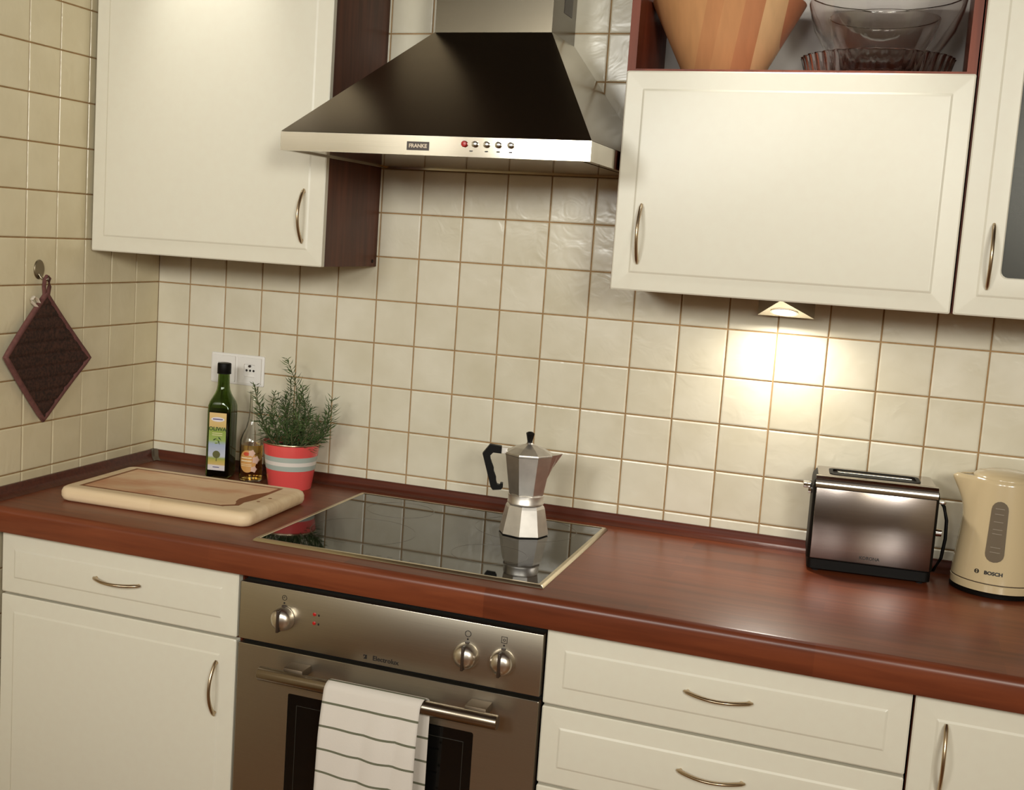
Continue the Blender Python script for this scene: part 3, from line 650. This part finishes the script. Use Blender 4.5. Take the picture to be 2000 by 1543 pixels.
def sprig(base, tip, bend, dens=1.0):
    pts = []; N = 22; b0, b1 = Vector(base), Vector(tip); wob = rnd.uniform(0, 6)
    for k in range(N + 1):
        s = k / N; p = b0.lerp(b1, s) + Vector(bend) * math.sin(PI * s) + Vector((math.sin(s * 9 + wob), math.cos(s * 8 + wob), 0)) * .0035 * s
        pts.append(p)
    bs = new_bm(); tube(bs, pts, [.0017 * (1 - .65 * k / N) for k in range(N + 1)], 6)
    so = obj('sprig', bs, 'stem', t, False, 60)
    bl = new_bm(); L = (b1 - b0).length; cnt = int(L * 440 * dens)
    for k in range(cnt):
        s = .05 + .95 * (k + rnd.random() * .8) / cnt; f = min(int(s * N), N - 1)
        p = pts[f].lerp(pts[f + 1], s * N - f); d = (pts[f + 1] - pts[f]).normalized()
        a = k * 2.4 + rnd.random() * 1.5; side = d.orthogonal().normalized(); side.rotate(Matrix.Rotation(a, 3, d))
        l = rnd.uniform(.014, .034) * (1.0 - .4 * s ** 4); g = rnd.uniform(.15, 1.0)
        dirv = (d * g + side).normalized(); wv = dirv.cross(d).normalized() * rnd.uniform(.0013, .0020); nv = wv.cross(dirv).normalized() * .0005
        curl = d * l * rnd.uniform(-.1, .45) + Vector((0, 0, -.1 * l))
        m_ = p + dirv * l * .55 + curl * .15; e_ = p + dirv * l + curl
        v = [bl.verts.new(x) for x in (p - wv * .5, p + wv * .5, m_ + wv, m_ - wv, e_, m_ - nv * 3)]
        bl.faces.new((v[0], v[1], v[2], v[3])); bl.faces.new((v[3], v[2], v[4]))
        bl.faces.new((v[1], v[0], v[5])); bl.faces.new((v[0], v[3], v[5])); bl.faces.new((v[2], v[1], v[5])); bl.faces.new((v[3], v[4], v[5])); bl.faces.new((v[4], v[2], v[5]))
    lo_ = obj('needles', bl, 'leaf', so, False); lo_['kind'] = 'stuff'
Z_ = .095
for base, tip, bend, dn in (
    ((-.008, .005), (-.026, .013, .297), (.020, 0, 0), .9),
    ((-.02, -.025), (-.069, -.052, .238), (-.016, 0, -.006), 1.0),
    ((-.02, -.02), (-.040, -.027, .220), (-.006, 0, 0), 1.0),
    ((-.025, -.015), (-.062, -.045, .195), (-.012, 0, -.006), 1.0),
    ((.005, -.01), (.017, -.005, .226), (.008, 0, 0), 1.0),
    ((.03, .0), (.085, .018, .216), (.022, 0, -.016), 1.0),
    ((.035, -.01), (.094, .008, .200), (.020, 0, -.016), .9),
    ((.03, .01), (.070, .02, .178), (.016, 0, -.006), 1.0),
    ((.02, .01), (.052, .02, .165), (.016, 0, .01), 1.1),
    ((-.01, -.02), (-.012, -.03, .192), (.006, 0, 0), 1.0),
    ((.01, -.02), (.028, -.03, .178), (.006, 0, 0), 1.0),
    ((-.02, .015), (-.030, .03, .215), (-.006, 0, 0), 1.0),
    ((.03, -.025), (.058, -.035, .158), (.006, 0, 0), 1.1),
    ((.0, .02), (.010, .03, .235), (.010, 0, 0), 1.0),
    ((-.02, -.03), (-.050, -.055, .160), (-.008, 0, -.004), 1.0),
    ((-.015, .02), (-.014, .02, .248), (-.010, 0, 0), .9),
    ((.012, .0), (.036, .0, .205), (.012, 0, 0), 1.0),
    ((-.01, .01), (-.045, .0, .205), (.012, .01, 0), .9),
    ((.02, .015), (.030, .04, .190), (-.012, 0, 0), .9),
    ((-.03, -.01), (-.052, -.03, .178), (.014, -.01, 0), .9),
    ((.025, -.02), (.076, -.02, .178), (.006, 0, -.018), .9),
    ((.0, -.02), (-.028, -.04, .172), (.010, 0, 0), 1.0),
    ((.015, -.025), (.040, -.045, .168), (-.008, 0, 0), 1.0),
    ((.0, -.03), (.004, -.048, .156), (.004, 0, 0), 1.1)):
    sprig((base[0], base[1], Z_), tip, bend, dn)

# ------------------------------------------------------------------ wall socket
t = thing('wall_socket', 'white double wall socket on the tiles behind the bottles', 'socket', (.236, -.002, 1.147))
bm = new_bm(); loft(bm, [[Vector((x, y, z)) for x, z in rrect(.1625 + i, .3095 - i, 1.110 + i, 1.184 - i, .004, 3)] for i, y in ((0, -.0022), (0, -.0048), (.0012, -.006), (.004, -.0062))]); obj('frame', bm, 'white', t, smooth=40)
for cx in (.2005, .2720):
    bm = new_bm(); cz = 1.147; n = 32
    sqr = rrect(cx - .0315, cx + .0315, cz - .0315, cz + .0315, .003, 7)
    cc = [(cx + .021 * math.cos(a), cz + .021 * math.sin(a)) for a in [-PI / 4 + 2 * PI * (k + .5) / 32 - PI / 4 * 0 for k in range(32)]]
    cc = []
    for x, z in sqr:
        a = math.atan2(z - cz, x - cx); cc.append((cx + .0205 * math.cos(a), cz + .0205 * math.sin(a)))
    loft(bm, [[Vector((x, y, z)) for x, z in L] for L, y in ((sqr, -.006), (sqr, -.0105), (cc, -.0112), ([(cx + (x - cx) * .96, cz + (z - cz) * .96) for x, z in cc], -.0066))], False, True)
    ins = obj('socket_insert', bm, 'white', t, smooth=40)
    for dx, dz in ((-.0095, 0), (.0095, 0), (0, 0)):
        bm = new_bm(); loft(bm, [[Vector((cx + dx + 0.0029 * math.cos(2 * PI * k / 12), y, cz + dz + .0029 * math.sin(2 * PI * k / 12))) for k in range(12)] for y in (-.0064, -.0070)]); obj('pin_hole', bm, 'socket_dark', ins)
    bm = new_bm(); tube(bm, [(cx, -.0064, cz + .011), (cx, -.0125, cz + .011)], .0028, 10); obj('earth_pin', bm, 'badge', ins, smooth=50)

# ------------------------------------------------------------------ pot holder and hook on the left wall
t = thing('wall_hook', 'oval metal hook stuck on the left wall above the pot holder', 'hook', (.0, -.463, 1.36))
bm = new_bm(); loft(bm, [[Vector((x, -.456 + a * math.cos(2 * PI * k / 28), 1.376 + b * math.sin(2 * PI * k / 28))) for k in range(28)] for x, a, b in ((.0018, .0165, .021), (.0035, .0165, .021), (.0045, .0155, .020))])
pl = obj('plate', bm, 'hook', t, smooth=40)
bm = new_bm(); tube(bm, [(.004, -.456, 1.366), (.010, -.455, 1.358), (.018, -.454, 1.354), (.024, -.453, 1.356), (.027, -.453, 1.364)], [.0045, .004, .0038, .0036, .003], 10, .7); obj('prong', bm, 'hook', t, smooth=60)
PA = [Vector((-.447, 1.324)), Vector((-.583, 1.198)), Vector((-.449, 1.052)), Vector((-.306, 1.178))]   # top, left, bottom, right corners (y, z)
t = thing('pot_holder', 'dark brown quilted pot holder hanging by its corner on the left wall', 'pot holder', (0.012, -.44, 1.05))
def ph(u, v):
    return (PA[0] * (1 - u) * (1 - v) + PA[1] * u * (1 - v) + PA[2] * u * v + PA[3] * (1 - u) * v)
bm = new_bm(); N = 90; fr = []; bk = []
for i in range(N + 1):
    a_, b_ = [], []
    for j in range(N + 1):
        u, v = i / N, j / N; p = ph(u, v)
        e = min(u, 1 - u, v, 1 - v); th = .006 + .006 * min(1, e / .06)
        g = ((p.y - 1.052) % .0262) / .0262; gr_ = max(0, 1 - abs(g - .5) / .17); th -= .0055 * gr_
        cor = .010 * (abs(p.x + .44) / .14) ** 2
        a_.append(bm.verts.new((.0145 + th * .62 + cor, p.x, p.y))); b_.append(bm.verts.new((.0145 - .004 + cor, p.x, p.y)))
    fr.append(a_); bk.append(b_)
for i in range(N):
    for j in range(N):
        bm.faces.new((fr[i][j], fr[i + 1][j], fr[i + 1][j + 1], fr[i][j + 1])); bm.faces.new((bk[i][j], bk[i][j + 1], bk[i + 1][j + 1], bk[i + 1][j]))
for i in range(N):
    for A, B in ((fr[i], fr[i + 1]),):
        bm.faces.new((fr[i][0], bk[i][0], bk[i + 1][0], fr[i + 1][0])); bm.faces.new((fr[i + 1][N], bk[i + 1][N], bk[i][N], fr[i][N]))
        bm.faces.new((fr[0][i + 1], bk[0][i + 1], bk[0][i], fr[0][i])); bm.faces.new((fr[N][i], bk[N][i], bk[N][i + 1], fr[N][i + 1]))
obj('quilted_pad', bm, 'quilt', t, smooth=60)
bm = new_bm(); pts = []
for k in range(4):
    a_, b_ = PA[k], PA[(k + 1) % 4]
    for s in range(12):
        p = a_.lerp(b_, s / 12); cor = .010 * (abs(p.x + .44) / .14) ** 2
        pts.append(Vector((.0155 + cor, p.x, p.y)))
pts.append(pts[0]); tube(bm, pts, .0062, 8, 1.0, up=(1, 0, 0)); bn = obj('binding', bm, 'binding', t, smooth=60)
bm = new_bm(); tube(bm, [(.015, -.450, 1.316), (.016, -.455, 1.340), (.019, -.457, 1.356), (.021, -.453, 1.363), (.020, -.445, 1.358), (.017, -.439, 1.340), (.015, -.442, 1.316)], .0058, 8, .6); obj('hanging_loop', bm, 'binding', t, smooth=60)
bm = new_bm(); tube(bm, [(.016, -.468, 1.302), (.0175, -.480, 1.316), (.019, -.492, 1.320), (.020, -.499, 1.314), (.019, -.494, 1.307), (.0175, -.482, 1.300), (.016, -.474, 1.294)], .0048, 8, .4); obj('care_tag', bm, 'tag', t, smooth=60)

# ------------------------------------------------------------------ under-cabinet lamp
LX, LYB, LYF, LZ0, LZ1 = 1.508, -.045, -.16, 1.3805, 1.4205
t = thing('cabinet_lamp', 'lit triangular lamp under the right wall cabinet', 'lamp', (LX, -.1, 1.42))
A = Vector((LX - .002, LYF, LZ1 - .004)); B = Vector((LX - .055, LYB, LZ0)); D = Vector((LX - .055, LYB, LZ1)); B2 = Vector((LX + .055, LYB, LZ0)); D2 = Vector((LX + .055, LYB, LZ1)); A1 = Vector((LX - .002, LYF, LZ1))
bm = new_bm(); v = {k: bm.verts.new(p) for k, p in (('A', A), ('A1', A1), ('B', B), ('D', D), ('B2', B2), ('D2', D2))}
for f in (('A', 'B', 'B2'), ('A1', 'D2', 'D'), ('B', 'D', 'D2', 'B2'), ('A', 'A1', 'D', 'B'), ('A1', 'A', 'B2', 'D2')): bm.faces.new([v[i] for i in f])
hs = obj('housing', bm, 'steel_dark', t)
nrm = (B - A).cross(B2 - A).normalized()
if nrm.z > 0: nrm = -nrm
cen = A * .3 + (B + B2) * .35 + nrm * .0005
ax = (B2 - B).normalized(); ay = nrm.cross(ax)
em = bpy.data.materials.new('lamp_glow'); em.use_nodes = True; em.node_tree.nodes.clear()
eo = em.node_tree.nodes.new('ShaderNodeOutputMaterial'); ee = em.node_tree.nodes.new('ShaderNodeEmission'); ee.inputs[0].default_value = (1, .93, .8, 1); ee.inputs[1].default_value = 30
em.node_tree.links.new(ee.outputs[0], eo.inputs[0]); M['glow'] = em
M['reflector'] = mat('lamp_reflector', (230, 220, 200), 0.3, 1.0)
bm = new_bm(); loft(bm, [[cen + (ax * math.cos(2 * PI * k / 28) + ay * math.sin(2 * PI * k / 28)) * r + nrm * h for k in range(28)] for r, h in ((.0225, 0), (.0225, .0012), (.027, .0012), (.027, 0))], False, False); obj('lens_ring', bm, 'reflector', t, smooth=40)
bm = new_bm(); loft(bm, [[cen + (ax * math.cos(2 * PI * k / 28) + ay * math.sin(2 * PI * k / 28)) * r + nrm * h for k in range(28)] for r, h in ((.0222, .0002), (.015, .0008), (.001, .001))], False, True); obj('lens', bm, 'glow', t)
dl = bpy.data.lights.new('cabinet_lamp_beam', 'AREA'); dl.shape = 'DISK'; dl.size = .045; dl.energy = 1.5; dl.color = (1, .95, .86)
lo2 = bpy.data.objects.new('cabinet_lamp_beam', dl); C.objects.link(lo2); lo2.location = cen + nrm * .008
lo2.rotation_euler = nrm.to_track_quat('-Z', 'Y').to_euler()


# ------------------------------------------------------------------ toaster
t = thing('toaster', 'dark steel long-slot toaster beside the kettle', 'toaster', (1.708, -.094, .9003), math.radians(5))
TW, TD, TH = .114, .062, .186
bm = new_bm()
def tq(i, z, r): return [Vector((x, y, z)) for x, y in rrect(-TW + i, TW - i, -TD + i, TD - i, r, 5)]
loft(bm, [tq(.006, .004, .008), tq(.002, .006, .01), tq(.002, .024, .01), tq(.0, .026, .012), tq(0, .168, .012), tq(.001, .176, .012), tq(.006, .184, .012), tq(.010, .1855, .012)])
bd = obj('body', bm, 'black', t, False, 40)
obj('front_panel', add_box(new_bm(), -TW + .006, TW - .006, -TD - .0022, -TD + .001, .027, .165, .0012), 'toaster_panel', t, False, 40)
bm = new_bm()
loft(bm, [[Vector((x, y, z)) for y, z in ((-TD - .0022, .166), (-TD - .0022, .1705), (-TD - .001, .1775), (-TD + .003, .1835), (-TD + .008, .187), (-TD + .012, .188), (-TD + .012, .186), (-TD + .006, .18), (-TD + .002, .166))] for x in (-TW + .004, TW - .004)])
obj('chrome_edge', bm, 'chrome', t, False, 60)
bm = new_bm(); sl = rrect(-.078, .074, -.027, .027, .010, 4); to = rrect(-TW + .008, TW - .008, -TD + .011, TD - .006, .008, 4)
loft(bm, [[Vector((x, y, z)) for x, y in L] for L, z in ((to, .185), (to, .188), (sl, .188), (sl, .150))], False, True)
obj('top_plate', bm, 'toaster_top', t, False, 40)
bm = new_bm(); sl2 = rrect(-.085, .081, -.034, .034, .012, 4)
loft(bm, [[Vector((x, y, z)) for x, y in L] for L, z in ((sl, .186), (sl, .1892), (sl2, .1892), (sl2, .186))], False, False); obj('slot_collar', bm, 'black', t, False, 40)
for y in (-.014, .014):
    bm = new_bm()
    for k in range(2): tube(bm, [(-.068, y, .186 - .012 * k), (.068, y, .186 - .012 * k)], .0011, 6)
    obj('toast_guide', bm, 'chrome', t, False, 60)
bm = new_bm(); add_box(bm, -TW - .018, -TW - .002, -.036, -.008, .157, .168, .002); add_box(bm, -TW - .008, -TW + .001, -.030, -.012, .146, .158, .001); obj('lever', bm, 'chrome', t, False, 40)
bm = new_bm(); add_box(bm, TW - .001, TW + .013, -.045, -.025, .155, .161, .002); obj('side_lever', bm, 'chrome', t, False, 40)
bm = new_bm(); tube(bm, [(TW - .001, -.03, .098), (TW + .012, -.03, .098)], [.0085, .0075], 16); obj('dial', bm, 'chrome', t, False, 40)
bm = new_bm(); tube(bm, [(TW - .002, .03, .15), (TW + .008, .025, .152), (TW + .018, .015, .140), (TW + .024, .008, .115), (TW + .025, .005, .08), (TW + .022, .01, .04), (TW + .012, .02, .012), (TW - .005, .04, .006)], .0033, 8)
obj('cord', bm, 'black', t, False, 60)
for x in (-.095, .095):
    for y in (-.045, .045):
        bm = new_bm(); lathe(bm, [(.006, 0), (.008, .0045)], 12, cx=x, cy=y); obj('foot', bm, 'gap', t, False)
text('lettering', 'KORONA', .0085, 'print', t, (.0, -TD - .0024, .038), world=False, bold=.0002)

# ------------------------------------------------------------------ kettle
t = thing('electric_kettle', 'cream plastic electric kettle with grey water gauge, at the right edge', 'kettle', (1.938, -.1, .9003))
bm = new_bm(); lathe(bm, [(.070, 0), (.078, .002), (.0785, .006), (.076, .009)], 48); obj('power_base', bm, 'black', t, False, 40)
def kr(z): return .0775 - .0185 * max(0, (z - .03) / .19) ** 1.15
def kloop(z, sp, r=None):
    L = []; n = 72; R0 = r if r else kr(z)
    for k in range(n):
        a = 2 * PI * k / n; d_ = math.atan2(math.sin(a - PI * 1.02), math.cos(a - PI * 1.02))
        rr = R0 + sp * math.exp(-(d_ / .26) ** 2)
        L.append(Vector((rr * math.cos(a), rr * math.sin(a), z)))
    return L
bm = new_bm()
loops = [kloop(.0095, 0, .074), kloop(.011, 0, .0775), kloop(.024, 0, .0782), kloop(.0255, 0, .0765), kloop(.0268, 0, .0765), kloop(.028, 0, .0778)]
for z, s in ((.05, 0), (.08, 0), (.11, 0), (.14, .001), (.155, .004), (.17, .010), (.185, .018), (.198, .026), (.208, .032), (.212, .033)): loops.append(kloop(z, s))
loops += [kloop(.2165, .030, kr(.216) - .003), kloop(.2165, .027, kr(.216) - .006), kloop(.208, .024, kr(.216) - .008)]
loft(bm, loops); kb = obj('body', bm, 'kettle', t, False, 50)
bm = new_bm(); lathe(bm, [(.0766, .0252), (.0772, .0258), (.0772, .0266), (.0766, .0272)], 64, False, False); obj('seam_line', bm, 'badge', kb, False)
bm = new_bm(); lathe(bm, [(.0555, .209), (.0575, .2155), (.0570, .2185), (.050, .2245), (.030, .2295), (.001, .231)], 48); obj('lid', bm, 'kettle', t, False, 50)
bm = new_bm(); loft(bm, [[Vector((x, y, z)) for x, y in rrect(-.083, -.050, -.012, .012, .006, 3)] for z in (.2105, .2145)]); obj('spout_filter', bm, 'gauge', t, False)
bm = new_bm(); hpth = [(.050, 0, .205), (.075, 0, .222), (.105, 0, .218), (.122, 0, .19), (.124, 0, .14), (.118, 0, .09), (.105, 0, .05), (.080, 0, .04), (.066, 0, .05)]
tube(bm, hpth, [.013, .014, .014, .0135, .0125, .012, .012, .012, .012], 12, .8, up=(0, 1, 0)); obj('handle', bm, 'kettle', t, False, 60)
KA = math.radians(-9)
def ksurf(x, z, off):
    r = kr(z) + off; a = KA + x / kr(.12); return Vector((r * math.sin(a), -r * math.cos(a), z))
def stad(w_, z0, z1, n=9):
    r = w_; out = []
    for cz, a0 in ((z1 - r, 0), (z0 + r, PI)):
        for k in range(n): a = a0 + PI * k / (n - 1); out.append((r * math.cos(a), cz + r * math.sin(a)))
    return out
def kpatch(name, pts, off, m, parent):
    b_ = new_bm(); cx = sum(p[0] for p in pts) / len(pts); cz = sum(p[1] for p in pts) / len(pts)
    loft(b_, [[ksurf(cx + (x - cx) * s, cz + (z - cz) * s, off) for x, z in pts] for s in (.02, .5, .9, 1.0)] + [[ksurf(x, z, 0) for x, z in pts]], True, False)
    return obj(name, b_, m, parent, False, 50)
gg = kpatch('water_gauge', stad(.0152, .068, .180), .0012, 'gauge', t)
for z in (.086, .095, .12, .128, .142, .156, .166): kpatch('gauge_mark', [(-.008, z), (0, z), (.008, z), (.008, z + .001), (0, z + .001), (-.008, z + .001)], .0016, 'gauge_mark', gg)
def kwrap(me):
    for v in me.vertices:
        p = ksurf(v.co.x, .047 + v.co.y, .0006 + v.co.z); v.co = p
text('lettering', 'BOSCH', .0088, 'print', t, (0, 0, 0), rot=(0, 0, 0), bold=.0004, wrap=lambda me: ([setattr(v.co, 'x', v.co.x + .002) for v in me.vertices], kwrap(me)), world=False)
def ring2(r0, r1, cx, cz, n=24):
    b_ = new_bm(); loft(b_, [[ksurf(cx + r * math.cos(2 * PI * k / n), cz + r * math.sin(2 * PI * k / n), o_) for k in range(n)] for r, o_ in ((r0, 0), (r0, .0008), (r1, .0008), (r1, 0))], False, False)
    for (x0, x1, z0, z1) in ((-.0022, -.0012, -.003, .003), (.0012, .0022, -.003, .003), (-.0022, .0022, -.0005, .0005)):
        loft(b_, [[ksurf(cx + x, cz + z, o_) for x, z in ((x0, z0), (x1, z0), (x1, z1), (x0, z1))] for o_ in (0, .0008)])
    return b_
obj('emblem', ring2(.003, .004, -.0245, .047), 'print', t, False)

# ------------------------------------------------------------------ towel over the oven handle
def make_towel():
    o = thing('tea_towel', 'off-white tea towel with thin dark stripes hanging on the oven handle', 'towel', (.91, -.645, .671))
    me = bpy.data.meshes.new('cloth'); verts, faces, uvs = [], [], []
    path = []   # (s, y, z): s = length along the cloth
    yb, zb, rb = -.645, .671, .0152
    for k in range(12): path.append((yb + rb - .0 + .002 * math.sin(k * .5), .42 + (zb - .42) * k / 12, 'b'))
    for k in range(9):
        a = PI * k / 8; path.append((yb + rb * math.cos(a), zb + rb * math.sin(a) + .001, 't'))
    for k in range(1, 26): path.append((yb - rb - .006 * math.sin(min(k / 8, 1) * PI / 2) , zb - .335 * k / 25, 'f'))
    cum = [0]
    for a, b in zip(path[:-1], path[1:]): cum.append(cum[-1] + math.hypot(b[0] - a[0], b[1] - a[1]))
    top = cum[16]; NX = 28
    for i, (y, z, kd) in enumerate(path):
        for j in range(NX + 1):
            u = j / NX; f = max(0, (zb - z)) / .33
            x0, x1 = .818 - .012 * f, 1.006 - .004 * f
            if kd == 'b': x0, x1 = .826, 1.0145 - .004 * f
            if kd == 't': m_ = min(1, max(0, (i - 12) / 8)); x0, x1 = .826 + (.818 - .826) * m_, 1.0145 + (1.006 - 1.0145) * m_
            wv = .004 * math.sin(u * 7 + .6) * min(1, f * 4) + .003 * math.sin(u * 13 + 2 + f * 3) * min(1, f * 4)
            yy = y - (abs(wv) + .0 if kd == 'f' else (-.3 * wv if kd == 'b' else 0)) 
            verts.append((x0 + (x1 - x0) * u, yy, z)); uvs.append((u, (cum[i] - top) - .010 * f * math.sin(min(u * 2.4, 1.57)) + .009 * f))
    W2 = NX + 1
    for i in range(len(path) - 1):
        for j in range(NX): faces.append((i * W2 + j, i * W2 + j + 1, (i + 1) * W2 + j + 1, (i + 1) * W2 + j))
    off = origin(o)
    me.from_pydata([Vector(v_) - off for v_ in verts], [], faces); uvl = me.uv_layers.new(name='UVMap')
    for lp in me.loops: uvl.data[lp.index].uv = uvs[lp.vertex_index]
    me.materials.append(M['towel']); me.polygons.foreach_set('use_smooth', [True] * len(me.polygons))
    c = bpy.data.objects.new('cloth', me); C.objects.link(c); c.parent = o
    md = c.modifiers.new('thickness', 'SOLIDIFY'); md.thickness = .0014; md.offset = 0
make_towel()

# ------------------------------------------------------------------ things on the open shelf
SZ = 1.8312
t = thing('wooden_bowl', 'large staved wooden salad bowl on the open shelf', 'bowl', (1.357, -.152, SZ))
bm = new_bm(); lathe(bm, [(.066, 0), (.070, .001), (.074, .004), (.107, .068), (.140, .132), (.1435, .139), (.1425, .141), (.138, .139), (.103, .068), (.066, .010), (.001, .008)], 64); obj('shell', bm, 'woodbowl', t, False, 50)
t = thing('tart_dish', 'fluted glass tart dish under the glass bowls on the shelf', 'dish', (1.634, -.150, SZ))
bm = new_bm(); n = 180
def fl(r, z, amp): return [Vector(((r + amp * math.cos(36 * 2 * PI * k / n)) * math.cos(2 * PI * k / n), (r + amp * math.cos(36 * 2 * PI * k / n)) * math.sin(2 * PI * k / n), z)) for k in range(n)]
loft(bm, [fl(.118, 0, .0), fl(.122, .002, .002), fl(.131, .036, .003), fl(.133, .039, .003), fl(.131, .040, .003), fl(.127, .037, .003), fl(.118, .006, .002), fl(.114, .004, 0)]); obj('glass_shell', bm, 'bowlglass', t, False, 60)
def gbowl(name, label, loc, prof):
    t = thing(name, label, 'bowl', loc, group='glass bowls nested on the open shelf')
    bm = new_bm(); th = .003
    lathe(bm, prof + [(r - th if r > .01 else r, z + (th if r < prof[2][0] else 0)) for r, z in prof[::-1]], 64); obj('glass_shell', bm, 'bowlglass', t, False, 60)
gbowl('glass_bowl', 'large clear glass mixing bowl standing in the fluted dish', (1.641, -.147, SZ + .0065), [(.001, 0), (.055, 0), (.062, .003), (.094, .035), (.122, .082), (.134, .120), (.138, .142), (.1395, .146), (.138, .148)])
gbowl('glass_bowl', 'smaller clear glass bowl nested inside the large glass bowl', (1.639, -.147, SZ + .0135), [(.001, 0), (.040, 0), (.046, .003), (.072, .030), (.090, .066), (.097, .092), (.0985, .098), (.0975, .0995)])
